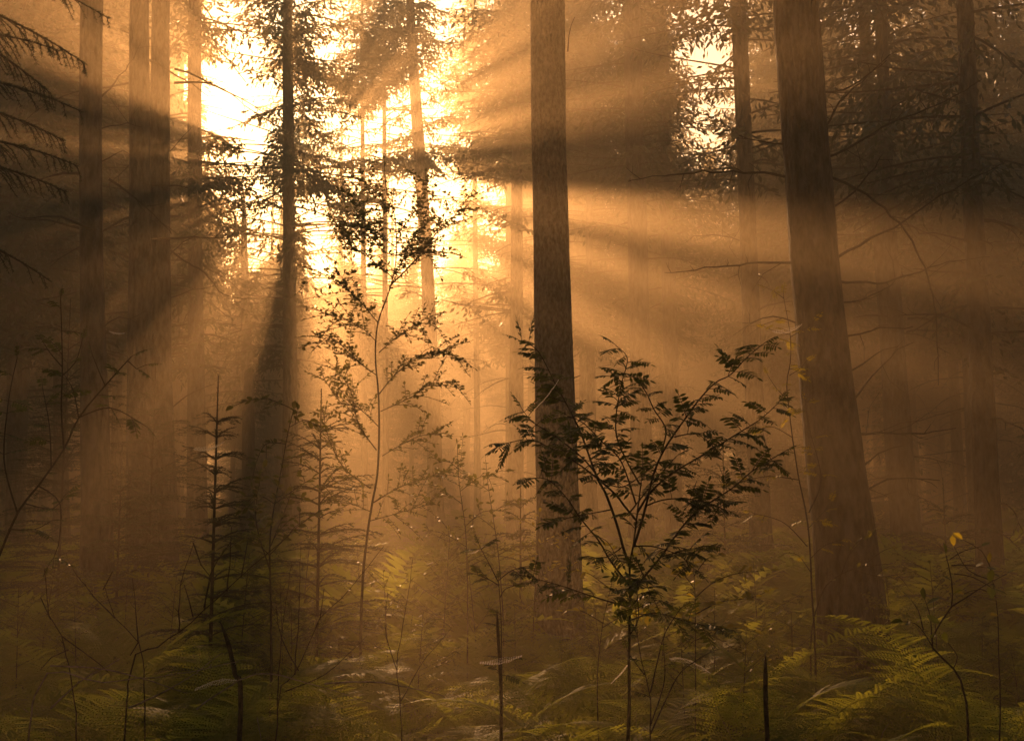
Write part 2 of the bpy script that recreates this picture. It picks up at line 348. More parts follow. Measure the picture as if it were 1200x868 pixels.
feature_tree([(560, 620, 8), (559, 480, 7), (557, 300, 6), (555, 40, 5)], 41, 21, 'thin faint spruce midway between the tall sapling and the bare middle trunk', limbs=0, nside=8, keepf=fine_keep(-.9), z0=9, Rb=3.2, dens=2.0)

# ------------------------------------------------------------------ the forest behind, copies of seven spruces
protos = []
for i in range(7):
    H = 19.5
    e = empty('spruce_tree', (0, -400, 0), 0, 'x', 'tree')
    mb = trunk_mesh([(0, 0, -.3), (ru(-.1, .1), 0, 6), (ru(-.2, .2), 0, 12), (0, 0, H)], [.2, .15, .1, .02], 10, .04)
    dead_limbs(mb, 1.5, 7, .15, 1.6, 16)
    link('trunk', mb.mesh('trunk', M['bark'], True), e)
    nb, wb = spruce_crown(ru(4.2, 6.5), H, ru(2.5, 3.2), dens=2.1, leaf=.15)
    link('crown', nb.mesh('crown', M['needle']), e); link('crown_wood', wb.mesh('crown_wood', M['twig']), e)
    protos.append(e)
def region(px, y=50):
    row = 'first row of' if y < 36 else 'middle rows of' if y < 56 else 'last rows of'
    tone = 'dim' if y < 36 else 'hazy' if y < 56 else 'faint'
    for lim, where in ((60, 'far left margin behind the fir boughs'), (140, 'gap left of the stem pair'), (235, 'gap right of the stem pair'), (330, 'space under the bright sky gap'), (420, 'space under the sun glare'),
                       (520, 'space behind the tall slender sapling'), (640, 'space left of the bare middle trunk'), (730, 'space right of the bare middle trunk'), (830, 'space above the large rowan'), (930, 'space left of the leaning trunk'),
                       (1060, 'space right of the leaning trunk'), (1e9, 'far right margin')):
        if px < lim: break
    return f'{tone} spruce in the {row} the {where}', f'spruces {row} the {where}'
placed = [(P(px, 600, Y).x, Y) for px, Y in [(231, 22), (341, 27), (893, 19), (1058, 20), (1074, 18), (791, 27), (752, 24), (512, 33), (292, 30), (1160, 14), (166, 15)]]
random.seed(21); used = set(); cnt = 0
def add_bg(x, y, H):
    global cnt
    pr = protos[cnt % 7] if cnt >= 7 else protos[cnt]
    sc = H / 19.5; lab, grp = region(S(x, y, 3)[0], y); z = gh(x, y) - .1
    if cnt < 7:
        pr.location = (x, y, z); pr.rotation_euler = (0, 0, ru(0, 6.3)); pr.scale = (sc,) * 3; pr['label'] = lab; pr['group'] = grp
    elif H > 12 and y < 66 and -7 < Vector((x, y, 0)).dot(SR) < 11:                     # in the path of the sunbeams: a crown of its own
        e = empty('spruce_tree', (x, y, z), 0, lab, 'tree', grp)
        link('trunk', pr.children[[c.name.split('.')[0] for c in pr.children].index('trunk')].data, e)
        nb, wb = spruce_crown(ru(5.5, 7), H, ru(2.5, 3.1), dens=2.1, leaf=.15, keep=KB, world0=Vector((x, y, z)))
        link('crown', nb.mesh('crown', M['needle']), e); link('crown_wood', wb.mesh('crown_wood', M['twig']), e)
    else: copy_tree(pr, (x, y, z), ru(0, 6.3), sc, lab, grp)
    cnt += 1; placed.append((x, y))
tries = 0
while tries < 4000 and cnt < 150:
    tries += 1
    y = ru(23, 95) if tries < 2600 else ru(70, 100); x = ru(-.47 * y - 4, .47 * y + 4); px = S(x, y, 5)[0]
    if min((x - a) ** 2 + (y - b) ** 2 for a, b in placed) < (2.7 if y < 45 else 3.4) ** 2: continue
    if 215 < px < 500:
        if y < 40: continue
        H = min(19.5, (1.6 + y * ru(.185, .225)))          # the wood edge under the sun stays low
        if H < 5: continue
    elif px < 215 and y < 30 and rnd() < .5: continue
    else: H = ru(17.5, 20.2)
    add_bg(x, y, H)

random.seed(29); k = tries = 0; ring = []  # unseen spruces around the camera, added to keep sky light off the near haze
while k < 105 and tries < 6000:
    tries += 1
    x = ru(-26, 26); y = ru(-26, 22)
    if (y > -3 and abs(x) < .52 * max(y, 0) + 5.5) or (abs(x) < 3 and abs(y) < 4): continue
    if min([99] + [(x - a) ** 2 + (y - b) ** 2 for a, b in ring]) < 5.5: continue
    copy_tree(protos[k % 7], (x, y, gh(x, y) - .1), ru(0, 6.3), ru(1.0, 1.08), 'unseen spruce of the surrounding wood, added to shade the haze from the sky', 'unseen shading spruces around the viewpoint'); ring.append((x, y)); k += 1

def far_wood():
    random.seed(77); mb = MB(); wb = MB()
    for k in range(230):
        y = ru(100, 132); x = ru(-.5 * y, .5 * y); H = ru(12, 19); g = gh(x, y); wb.tube([(x, y, g), (x, y, g + H)], [.2, .03], 5, cap=False)
        for j in range(190):
            z = ru(.3, H); rr = 2.6 * (1 - z / H) ** .7 + .2; az = ru(0, 6.28); d = Vector((math.cos(az) * rr, math.sin(az) * rr, -.35 * rr)) * ru(.7, 1.2)
            mb.diamond(Vector((x, y, g + z)), d, Vector((-d.y, d.x, ru(-.4, .4))).normalized() * ru(.12, .4), t=.7)
    nn = len(mb.v); mb.v += wb.v; mb.f += [tuple(i + nn for i in f) for f in wb.f]; mb.m += [1] * len(wb.f)
    tag(link('far_wood', mb.mesh('far_wood', [M['needle'], M['bark']])), kind='stuff')
far_wood()

# young spruces of the understorey, branched to the ground
random.seed(33); yp = []
for i in range(3):
    e = empty('young_spruce', (0, -400, 0), 0, 'x', 'tree')
    mb = trunk_mesh([(0, 0, -.2), (0, 0, 3), (0, 0, 7)], [.07, .05, .01], 8, .03, flare=False); link('trunk', mb.mesh('trunk', M['bark'], True), e)
    nb, wb = spruce_crown(.3, 7, 1.9, dens=1.3, leaf=.15)
    link('crown', nb.mesh('crown', M['needle']), e); link('crown_wood', wb.mesh('crown_wood', M['twig']), e); yp.append(e)
n = tries = 0; pl2 = []
while n < 120 and tries < 4000:
    tries += 1
    y = ru(26, 85) if n < 55 else ru(50, 95); x = ru(-.46 * y - 2, .46 * y + 2); px = S(x, y, 2)[0]
    if min([9e9] + [(x - a) ** 2 + (y - b) ** 2 for a, b in pl2]) < 3.2: continue
    if 230 < px < 720 and y < 42: continue
    hh = ru(3.5, 7.5) if n < 55 else ru(6, 9.5)
    lab, grp = region(px, y); lab = lab.replace('spruce', 'young spruce', 1).replace(' the space', ' space').replace('rows of the', 'rows of'); grp = 'young ' + grp
    if n < 3: e = yp[n]; e.location = (x, y, gh(x, y)); e.scale = (hh / 7,) * 3; e['label'] = lab; e['group'] = grp
    else: copy_tree(yp[n % 3], (x, y, gh(x, y)), ru(0, 6), hh / 7, lab, grp)
    pl2.append((x, y)); n += 1

# ------------------------------------------------------------------ broadleaved saplings traced branch by branch
def smooth_line(pts, step):
    """Catmull-Rom resample"""
    out = []; n = len(pts)
    for i in range(n - 1):
        p0, p1, p2, p3 = pts[max(i - 1, 0)], pts[i], pts[i + 1], pts[min(i + 2, n - 1)]
        c = max(1, int((p2 - p1).length / step))
        for j in range(c):
            t = j / c
            out.append(.5 * ((2 * p1) + (p2 - p0) * t + (2 * p0 - 5 * p1 + 4 * p2 - p3) * t * t + (3 * p1 - p0 - 3 * p2 + p3) * t ** 3))
    out.append(pts[-1]); return out
def pinnate(mb, wb, a, d, L, pairs=6, roll=None, wd=.38):
    """a compound leaf: stalk with opposite leaflets and one at the tip"""
    d = d.normalized(); up = Vector((0, 0, 1)) + rvec() * .3; up = (up - d * up.dot(d)).normalized()
    side = d.cross(up)
    rr = ru(-.6, .6) if roll is None else roll
    up, side = up * math.cos(rr) + side * math.sin(rr), side * math.cos(rr) - up * math.sin(rr)
    pts = []; p = a.copy(); e = d.copy(); n = pairs + 3
    for i in range(n): 
        pts.append(p.copy()); p = p + e * (L / n); e = (e + Vector((0, 0, -.06))).normalized()
    wb.tube(pts, [.0016] * (n - 1) + [.0008], 3, cap=False)
    for i in range(2, n - 1):
        s = (i - 1) / pairs; l = L * .33 * (1 - .45 * abs(s - .55)) * ru(.85, 1.1)
        for sg in (-1, 1):
            if rnd() < .05: continue
            ld = (side * sg + e * .45 + Vector((0, 0, ru(-.4, .05))) + rvec() * .12).normalized() * l
            w = ld.cross(up); w = w.normalized() * l * wd * .5
            mb.leaf(pts[i], ld, w, up)
    ld = e * L * .26; w = ld.cross(up).normalized() * L * .04
    mb.leaf(pts[-1], ld, w, up)
def oval(mb, wb, a, d, L):
    up = Vector((0, 0, 1)) + rvec() * .7; d = d.normalized(); w = d.cross(up); w = w.normalized() * L * ru(.25, .34)
    mb.leaf(a, d * L, w, up.normalized(), fold=ru(.1, .5))
def sapling(name, label, cat, Y, stem, branches, r0, kind, leaf, step, lm='rowan', wm='twig', skip=.15, twig=0, twl=.15, slope=.5, seed=1, group=None, start=.2, extra=None, both=.5):
    """stem and branches are lines of photo pixels standing at distance Y; every branch also leans nearer or farther"""
    random.seed(seed)
    sp_ = [P(x, y, Y) for x, y in stem]; b = sp_[0]; g = gh(b.x, Y)
    loc = Vector((b.x, Y, min(g, b.z) - .02))
    e = empty(name, loc, 0, label, cat, group)
    if b.z > g + .05: sp_ = [Vector((b.x + ru(-.03, .03), Y, g - .05))] + sp_
    sl = smooth_line(sp_, .05); sl = [p + Vector((0, .03 * noise.noise(Vector((p.z * 3, Y, 1))), 0)) for p in sl]
    wb = MB(); wb.tube([p - loc for p in sl], [r0 * (1 - .8 * i / len(sl)) for i in range(len(sl))], 7, rough=.12)
    link('stem', wb.mesh('stem', M[wm], True), e)
    fol = MB(); st = MB()
    lines = [(sl[int(len(sl) * .45):], r0 * .4, True)]
    for br in branches:
        k = random.choice([-1, 1]) * ru(.25, 1) * slope; q = P(br[0][0], br[0][1], Y); 
        pts = [q]; dist = 0
        for i in range(1, len(br)):
            dist += math.hypot(br[i][0] - br[i - 1][0], br[i][1] - br[i - 1][1]) / F * Y
            pts.append(P(br[i][0], br[i][1], Y + k * dist))
        L = sum((pts[i + 1] - pts[i]).length for i in range(len(pts) - 1))
        bl = smooth_line(pts, min(.03, step * .4)); rb = min(r0 * .55, .0015 + .0033 * L)
        w2 = MB(); w2.tube([p - loc for p in bl], [rb * (1 - .8 * i / len(bl)) + .0008 for i in range(len(bl))], 5, rough=.1)
        lines.append((bl, rb, False))
        subs = []
        if twig:
            n = int(L / twig)
            for j in range(n):
                i = int(len(bl) * (.15 + .8 * (j + rnd()) / max(1, n))); i = min(i, len(bl) - 2)
                d = (bl[i + 1] - bl[i]).normalized(); dd = (d * .8 + rvec() * .8 + Vector((0, 0, .15))).normalized(); l = twl * ru(.5, 1.3)
                t = [bl[i], bl[i] + dd * l * .5, bl[i] + dd * l + Vector((0, 0, -.02))]; t = smooth_line(t, min(.03, step * .4))
                w2.tube([p - loc for p in t], [.0022] * (len(t) - 1) + [.001], 3, cap=False); subs.append((t, .001, False))
        lines += subs
        link('branch', w2.mesh('branch', M[wm], True), e)
    for ln, rb, is_stem in lines:
        acc = 0; s0 = start if not is_stem else .5; sg = 1
        for i in range(int(len(ln) * s0), len(ln) - 1):
            acc += (ln[i + 1] - ln[i]).length
            if acc < step: continue
            acc = ru(-.3, .3) * step
            for rep in range(2 if rnd() < both else 1):
                sg = -sg
                if rnd() < skip: continue
                d = (ln[i + 1] - ln[i]).normalized(); side = d.cross(Vector((0, 1, 0))) if rnd() < .3 else d.cross(Vector((0, 0, 1)))
                if side.length < .2: side = rvec()
                hz = (side.normalized() * sg + d * ru(.1, .8) + rvec() * .45); hz.z = hz.z * .45 + ru(-.05, .3)
                if kind == 'pinnate': pinnate(fol, st, ln[i] - loc, hz, leaf * ru(.65, 1.15), random.choice((5, 6, 6, 7)))
                else: oval(fol, st, ln[i] - loc, hz, leaf * ru(.65, 1.2))
        d = (ln[-1] - ln[-2]).normalized()
        if kind == 'pinnate' : pinnate(fol, st, ln[-1] - loc, d + rvec() * .3, leaf * ru(.5, .8), 5)
        else: oval(fol, st, ln[-1] - loc, d + rvec() * .3, leaf)
    link('foliage', fol.mesh('foliage', M[lm]), e)
    if st.v: o = link('leaf_stalk', st.mesh('leaf_stalk', M[wm]), e); o['kind'] = 'stuff'
    return e

sapling('rowan_sapling', 'large dark rowan sapling with feathery leaves in front of the bare middle trunk', 'tree', 5.0,
    [(736, 900), (737, 825), (737, 760), (738, 700), (738, 662), (743, 637), (747, 602), (751, 565)],
    [[(738, 662), (731, 644), (722, 612), (710, 579), (699, 558), (680, 506), (663, 472), (651, 450), (630, 411), (609, 399)],
     [(743, 640), (756, 596), (766, 555), (780, 524), (804, 489), (822, 465), (839, 448), (856, 439), (874, 420), (893, 404)],
     [(747, 600), (763, 576), (787, 555), (822, 534), (856, 513), (891, 491), (912, 472)],
     [(738, 700), (749, 683), (776, 650), (789, 631), (809, 606), (830, 590), (859, 571), (884, 550), (919, 529)],
     [(746, 610), (732, 593), (718, 576), (680, 545), (649, 527), (620, 515), (587, 521)],
     [(705, 565), (684, 538), (649, 510), (625, 495), (612, 480)],
     [(750, 568), (735, 541), (723, 513), (722, 486), (728, 451), (735, 420), (722, 405)],
     [(775, 530), (780, 503), (766, 479), (756, 458), (739, 439), (715, 441)],
     [(745, 590), (728, 541), (708, 520), (684, 496), (665, 487)],
     [(737, 711), (699, 700), (654, 685), (612, 674)],
     [(737, 686), (714, 655), (702, 634), (680, 607), (663, 582), (642, 562), (622, 560)],
     [(740, 726), (768, 718), (801, 727), (840, 736)],
     [(737, 745), (748, 724), (747, 690), (760, 668)],
     [(716, 597), (700, 600), (672, 605), (650, 612)],
     [(758, 592), (780, 585), (812, 585), (848, 596)],
     [(742, 640), (765, 640), (795, 650), (812, 665)],
     [(790, 512), (812, 508), (838, 512)], [(745, 652), (760, 690), (768, 706)], [(730, 640), (712, 652), (690, 655)],
     [(775, 652), (800, 645), (826, 640)], [(738, 600), (770, 560), (792, 535)], [(700, 560), (730, 570), (765, 545)]],
      .0125, 'pinnate', .125, .024, 'rowan', skip=.1, start=.28, seed=5, slope=.55, both=.75)
sapling('rowan_shoot', 'thin dark shoots sprouting at the foot of the large rowan sapling', 'shrub', 4.8,
    [(762, 880), (762, 817), (752, 775), (747, 745), (745, 715)],
    [[(762, 811), (771, 772), (780, 740), (798, 712)], [(762, 860), (780, 820), (798, 787), (828, 766)], [(762, 850), (778, 800), (778, 765)], [(755, 790), (740, 770), (735, 762)]],
    .006, 'pinnate', .08, .09, 'rowan', skip=.3, start=.6, seed=6)
sapling('rowan_seedling', 'small dark rowan seedling with one leafy top beside the bristly bare stem', 'tree', 5.2,
    [(588, 880), (588, 790), (587, 720), (584, 680)],
    [[(584, 682), (573, 660), (562, 640)], [(584, 680), (600, 668), (622, 662)], [(585, 686), (572, 678), (556, 672)], [(586, 700), (592, 690), (610, 684)]],
    .007, 'pinnate', .10, .045, 'rowan', skip=.05, start=.3, seed=8, both=.7)
sapling('birch_sapling', 'tall slender sapling with small loose leaves glowing against the sunbeams', 'tree', 9.0,
    [(424, 700), (430, 630), (436, 590), (443, 545), (444, 470), (440, 420), (443, 378), (457, 338), (464, 300), (463, 255), (453, 223), (450, 187)],
    [[(459, 333), (484, 308), (509, 276), (534, 251), (552, 226)], [(465, 275), (488, 244), (502, 208)], [(464, 290), (440, 272), (420, 262), (417, 225)],
     [(463, 262), (440, 225), (425, 212)], [(460, 325), (430, 300), (408, 285), (398, 262)], [(443, 378), (417, 348), (392, 330), (372, 318)],
     [(444, 462), (465, 437), (493, 417), (520, 412), (543, 424)], [(444, 413), (469, 392), (490, 380), (515, 379)], [(446, 482), (482, 465), (505, 450), (534, 448)],
     [(448, 534), (472, 520), (495, 510), (515, 508)], [(441, 527), (420, 496), (411, 458), (395, 430)], [(434, 572), (403, 548), (385, 513), (378, 480)],
     [(437, 589), (472, 569), (517, 555), (545, 545)], [(442, 440), (415, 420), (395, 400), (370, 395)], [(441, 400), (425, 385), (400, 372), (380, 368)],
     [(458, 335), (470, 310), (480, 285), (500, 262)], [(444, 500), (420, 478), (398, 470), (378, 440)], [(436, 600), (410, 590), (385, 590)], [(434, 610), (470, 600), (505, 590)], [(462, 300), (445, 290), (432, 262)], [(463, 300), (487, 296), (520, 296)]],
    .0125, 'oval', .036, .017, 'birch', 'twig', skip=.06, twig=.036, twl=.22, slope=.9, seed=11, start=.1, both=.6)
sapling('rowan_sapling', 'thin pale golden sapling with webs standing just before the thickest leaning trunk', 'tree', 7.6,
    [(955, 760), (952, 695), (949, 652), (944, 600), (934, 545), (926, 500), (922, 451), (926, 424), (926, 389), (918, 346)],
    [[(946, 640), (918, 612), (883, 601)], [(936, 562), (900, 558), (862, 566)], [(928, 512), (905, 500), (886, 505)], [(926, 395), (945, 384), (952, 378)],
     [(926, 392), (908, 388), (898, 384)], [(925, 440), (940, 430), (944, 424)], [(925, 470), (910, 455), (900, 440)], [(949, 655), (965, 640), (985, 632)], [(948, 600), (962, 560), (948, 500), (944, 470)],
     [(919, 350), (908, 342), (900, 338)], [(946, 620), (965, 600), (972, 590)], [(950, 670), (935, 650), (922, 648)]],
    .009, 'pinnate', .12, .055, 'yellow', 'twig', skip=.15, slope=.4, seed=13, start=.3)
sapling('leafy_shrub', 'dark branching shrub with a few yellow leaves at the bottom right corner', 'shrub', 5.0,
    [(1136, 900), (1131, 822), (1125, 796), (1117, 783), (1093, 759), (1092, 747), (1101, 730), (1114, 711), (1115, 680), (1110, 650)],
    [[(1114, 711), (1135, 698), (1155, 685), (1180, 672)], [(1093, 758), (1082, 740), (1072, 730), (1058, 728)], [(1092, 748), (1090, 722), (1084, 703)], [(1117, 783), (1122, 769), (1111, 753)],
     [(1115, 662), (1135, 662), (1156, 665)], [(1082, 738), (1076, 715), (1068, 703)], [(1113, 655), (1130, 645), (1150, 640)], [(1118, 672), (1140, 676), (1165, 690)]],
    .009, 'oval', .055, .055, 'rowan', 'twig', skip=.25, slope=.4, seed=17, start=.55)
sapling('leafy_shrub', 'yellow leaf sprig hanging over the bottom right corner', 'shrub', 5.15,
    [(1172, 900), (1170, 800), (1168, 720), (1160, 660)], [[(1164, 680), (1135, 668), (1118, 640)], [(1168, 700), (1150, 690), (1130, 695)], [(1162, 668), (1150, 645), (1128, 632)]],
    .006, 'oval', .05, .10, 'yellow', 'twig', skip=.5, slope=.3, seed=18, start=.6)
sapling('leafy_shrub', 'bushy green shrub between the two young spruces on the left of the tall sapling', 'shrub', 7.0,
    [(318, 760), (316, 650), (322, 590), (335, 520), (345, 480)],
    [[(345, 480), (315, 468), (284, 470)], [(335, 520), (312, 520), (300, 542)], [(322, 590), (300, 580), (283, 598)], [(322, 590), (350, 570), (366, 560)], [(316, 650), (345, 620), (372, 600)],
     [(316, 650), (290, 630), (270, 642)], [(340, 500), (358, 492), (372, 500)], [(330, 540), (350, 535), (362, 545)], [(317, 670), (300, 610), (305, 560)], [(317, 640), (333, 600), (342, 575)]],
    .010, 'oval', .055, .03, 'birch', 'twig', skip=.1, twig=.08, twl=.12, slope=.7, seed=19, start=.25, both=.7)
sapling('rowan_sapling', 'dark rowan with an arching stem in front of the far left trunk', 'tree', 5.4,
    [(-30, 760), (-5, 660), (20, 600), (45, 569), (75, 527), (92, 489), (123, 451), (154, 418)],
    [[(92, 489), (86, 458), (76, 440)], [(75, 527), (72, 480), (73, 424), (71, 350)], [(60, 548), (58, 500), (50, 455)], [(30, 590), (62, 596), (76, 580)], [(123, 451), (118, 440), (108, 415)],
     [(92, 489), (130, 478), (172, 500)], [(73, 430), (60, 415), (50, 400)], [(45, 569), (70, 590), (68, 640), (58, 660)], [(150, 423), (160, 432), (170, 428)], [(73, 440), (88, 425), (96, 400)], [(20, 600), (5, 540), (10, 470), (20, 420)], [(10, 620), (40, 620), (60, 610)]],
    .011, 'pinnate', .115, .075, 'rowan', skip=.15, start=.3, seed=23, slope=.5, both=.6)
for i, (st, brs, lab) in enumerate([
    ([(548, 720), (547, 660), (545, 617), (538, 565), (536, 520)], [[(546, 640), (520, 625), (500, 622)], [(545, 617), (565, 600), (590, 598)], [(541, 590), (520, 575), (508, 572)], [(540, 575), (560, 560), (575, 556)], [(538, 550), (525, 540), (515, 542)], [(545, 655), (570, 640), (595, 645)]], 'glowing golden seedling nearest to the tall sapling'),
    ([(590, 740), (585, 660), (579, 614), (573, 575), (569, 538)], [[(584, 650), (605, 640), (628, 640)], [(580, 620), (560, 605), (545, 606)], [(577, 600), (598, 588), (615, 586)], [(573, 575), (558, 565), (550, 566)], [(571, 560), (585, 552), (596, 552)]], 'glowing golden seedling midway to the bare middle trunk'),
    ([(625, 740), (628, 680), (630, 640), (632, 600)], [[(628, 680), (650, 665), (672, 660)], [(629, 660), (610, 650), (600, 652)], [(630, 640), (648, 628), (660, 625)], [(631, 620), (618, 612), (608, 612)]], 'pale golden seedling against the foot of the bare middle trunk')]):
    sapling('beech_seedling', lab, 'tree', 9.2 + i * .5, st, brs, .008, 'oval', .045, .035, 'birch' if i != 2 else 'yellow', 'twig', skip=.1, twig=.08, twl=.12, slope=.8, seed=40 + i, start=.15, both=.7)
sapling('young_birch', 'yellow green birch seedling with pointed leaves right of the large rowan', 'tree', 6.6,
    [(815, 840), (815, 770), (815, 700), (812, 652)], [[(815, 700), (835, 683), (862, 672), (902, 668)], [(814, 690), (800, 672), (785, 665)], [(814, 720), (845, 705), (880, 700), (905, 690)], [(813, 675), (828, 655), (842, 650)], [(815, 740), (790, 715), (770, 712)], [(815, 750), (850, 735), (885, 740)]],
    .006, 'oval', .055, .024, 'yellow', 'twig', skip=.12, slope=.6, seed=51, start=.2, both=.7)
sapling('young_birch', 'low yellowing birch seedling hidden behind the stem of the large rowan', 'tree', 6.0,
    [(700, 820), (705, 740), (715, 690), (725, 650)], [[(715, 690), (690, 672), (668, 668)], [(707, 730), (680, 715), (660, 716)], [(720, 670), (745, 650), (770, 650)], [(706, 735), (735, 720), (765, 722)], [(724, 655), (712, 635), (700, 628)]],
    .005, 'oval', .05, .028, 'yellow', 'twig', skip=.15, slope=.6, seed=52, start=.3, both=.6)
sapling('hazel_shrub', 'dim shrub with long thin arching branch at the foot of the thickest leaning trunk', 'shrub', 8.0,
    [(950, 760), (960, 703), (975, 680), (1005, 665), (1050, 660)], [[(985, 675), (1000, 640), (1020, 625)], [(1010, 664), (1035, 645), (1055, 640)], [(1000, 667), (1030, 675), (1060, 672)]],
    .008, 'oval', .05, .06, 'birch', 'twig', skip=.2, twig=.12, slope=.5, seed=53, start=.4)

# bare twigs
def bare_shrub(label, Y, lines, r=.006, m='twig', seed=1, name='bare_shrub', cat='shrub', sub=True):
    random.seed(seed); b = P(*lines[0][0], Y); g = gh(b.x, Y); loc = Vector((b.x, Y, min(g, b.z)))
    e = empty(name, loc, 0, label, cat)
    for li, br in enumerate(lines):
        k = ru(-.5, .5) if li else 0; pts = []; dist = 0
        for i in range(len(br)):
            if i: dist += math.hypot(br[i][0] - br[i - 1][0], br[i][1] - br[i - 1][1]) / F * Y
            pts.append(P(*br[i], Y + k * dist))
        if li == 0: pts = [Vector((b.x + .02, Y, g - .05))] + pts if b.z > g else pts
        ln = smooth_line(pts, .05); w = MB(); rr = r * (1 if li == 0 else .6)
        ln = [p + rvec() * .003 for p in ln]
        w.tube([p - loc for p in ln], [rr * (1 - .75 * i / len(ln)) for i in range(len(ln))], 5, rough=.25)
        for i in range(2, len(ln) - 1):
            if sub and rnd() < .35:
                d = (ln[i + 1] - ln[i]).normalized(); q = (d + rvec() * .9).normalized() * ru(.006, .03)
                w.tube([ln[i] - loc, ln[i] + q - loc], [.0016, .0008], 3, cap=False)
        link('branch' if li else 'stem', w.mesh('branch', M[m], True), e)
    return e
bare_shrub('leafless twig fork slanting up through the ferns at the left', 4.8, [[(150, 800), (184, 758), (210, 741), (239, 715), (270, 686), (308, 652), (339, 626)], [(210, 741), (212, 686), (227, 635)], [(227, 635), (236, 661), (247, 675)], [(239, 715), (247, 672), (273, 632)], [(266, 692), (269, 661), (272, 617)], [(282, 676), (292, 629)], [(227, 722), (216, 684)], [(239, 712), (247, 675)]], .0055, seed=61)
bare_shrub('two leafless twigs standing in the dark ferns at the far left', 4.9, [[(170, 830), (162, 753), (135, 724), (121, 684)], [(162, 753), (158, 700), (156, 678)], [(162, 753), (152, 768)], [(135, 724), (110, 700), (85, 665)], [(121, 690), (132, 670)]], .005, seed=62)
bare_shrub('curved leafless twig at the dark bottom left corner', 4.6, [[(90, 860), (72, 745), (58, 720), (52, 665)], [(72, 745), (100, 765), (130, 790)], [(60, 725), (48, 700)], [(80, 760), (60, 770), (46, 785)]], .005, seed=63)
bare_shrub('long thin leafless stems leaning across the fern bank', 5.0, [[(325, 830), (345, 790), (375, 725), (400, 700), (450, 640)], [(345, 790), (350, 720), (352, 640)], [(375, 725), (380, 690)], [(335, 810), (380, 790), (430, 745)], [(325, 826), (330, 740), (342, 660)], [(350, 785), (330, 750), (322, 700)]], .0045, seed=64)
bare_shrub('pair of upright leafless stems in the middle of the fern bank', 5.3, [[(470, 840), (465, 780), (478, 700), (483, 655)], [(465, 785), (452, 740), (455, 690)], [(470, 820), (500, 770), (530, 735)]], .004, seed=65)
bare_shrub('tangle of fallen bare twigs lying at the lower left', 4.4, [[(40, 815), (120, 800), (200, 790), (280, 775)], [(60, 780), (130, 785), (220, 812)], [(150, 830), (210, 800), (260, 765)], [(230, 830), (300, 790), (380, 805), (450, 830)], [(380, 800), (450, 800), (520, 815)], [(60, 830), (90, 800), (140, 772)]], .006, 'pale_twig', seed=66, name='fallen_branch', cat='branch')

# spiky bare leaders of dead young spruces
def spike(label, Y, pts, r, seed):
    random.seed(seed); wp = [P(x, y, Y) for x, y in pts]; b = wp[0]; g = gh(b.x, Y); loc = Vector((b.x, Y, min(g, b.z)))
    e = empty('dead_spruce_stem', loc, 0, label, 'stump'); ln = smooth_line(([Vector((b.x, Y, g - .03))] if b.z > g else []) + wp, .03)
    w = MB(); ln = [p + Vector((.012 * noise.noise(p * 4), 0, 0)) for p in ln]; w.tube([p - loc for p in ln], [r * min(1.1 - .35 * i / len(ln), .12 + (len(ln) - 1 - i) * .25) for i in range(len(ln))], 8, rough=.25); link('stem', w.mesh('stem', M['twig'], True), e)
    w = MB()
    for i in range(len(ln) - 1):
        for _ in range(14):
            q = ln[i].lerp(ln[i + 1], rnd()) - loc; d = rvec(); d.z = abs(d.z) * .8 + .2; d = d.normalized() * ru(.014, .03)
            w.diamond(q, d, d.cross(rvec()).normalized() * .001)
    link('bristle', w.mesh('bristle', M['needle']), e)
spike('bristly upright dead stem beside the small rowan seedling', 5.0, [(587, 870), (585, 780), (582, 716)], .008, 71)
spike('thick bristly dark stem standing in the ferns right of the large rowan', 4.6, [(898, 860), (897, 825), (895, 766)], .011, 72)
spike('slanting broken stem among the dark ferns at the left', 4.6, [(282, 830), (275, 790), (266, 755), (257, 728)], .011, 73)

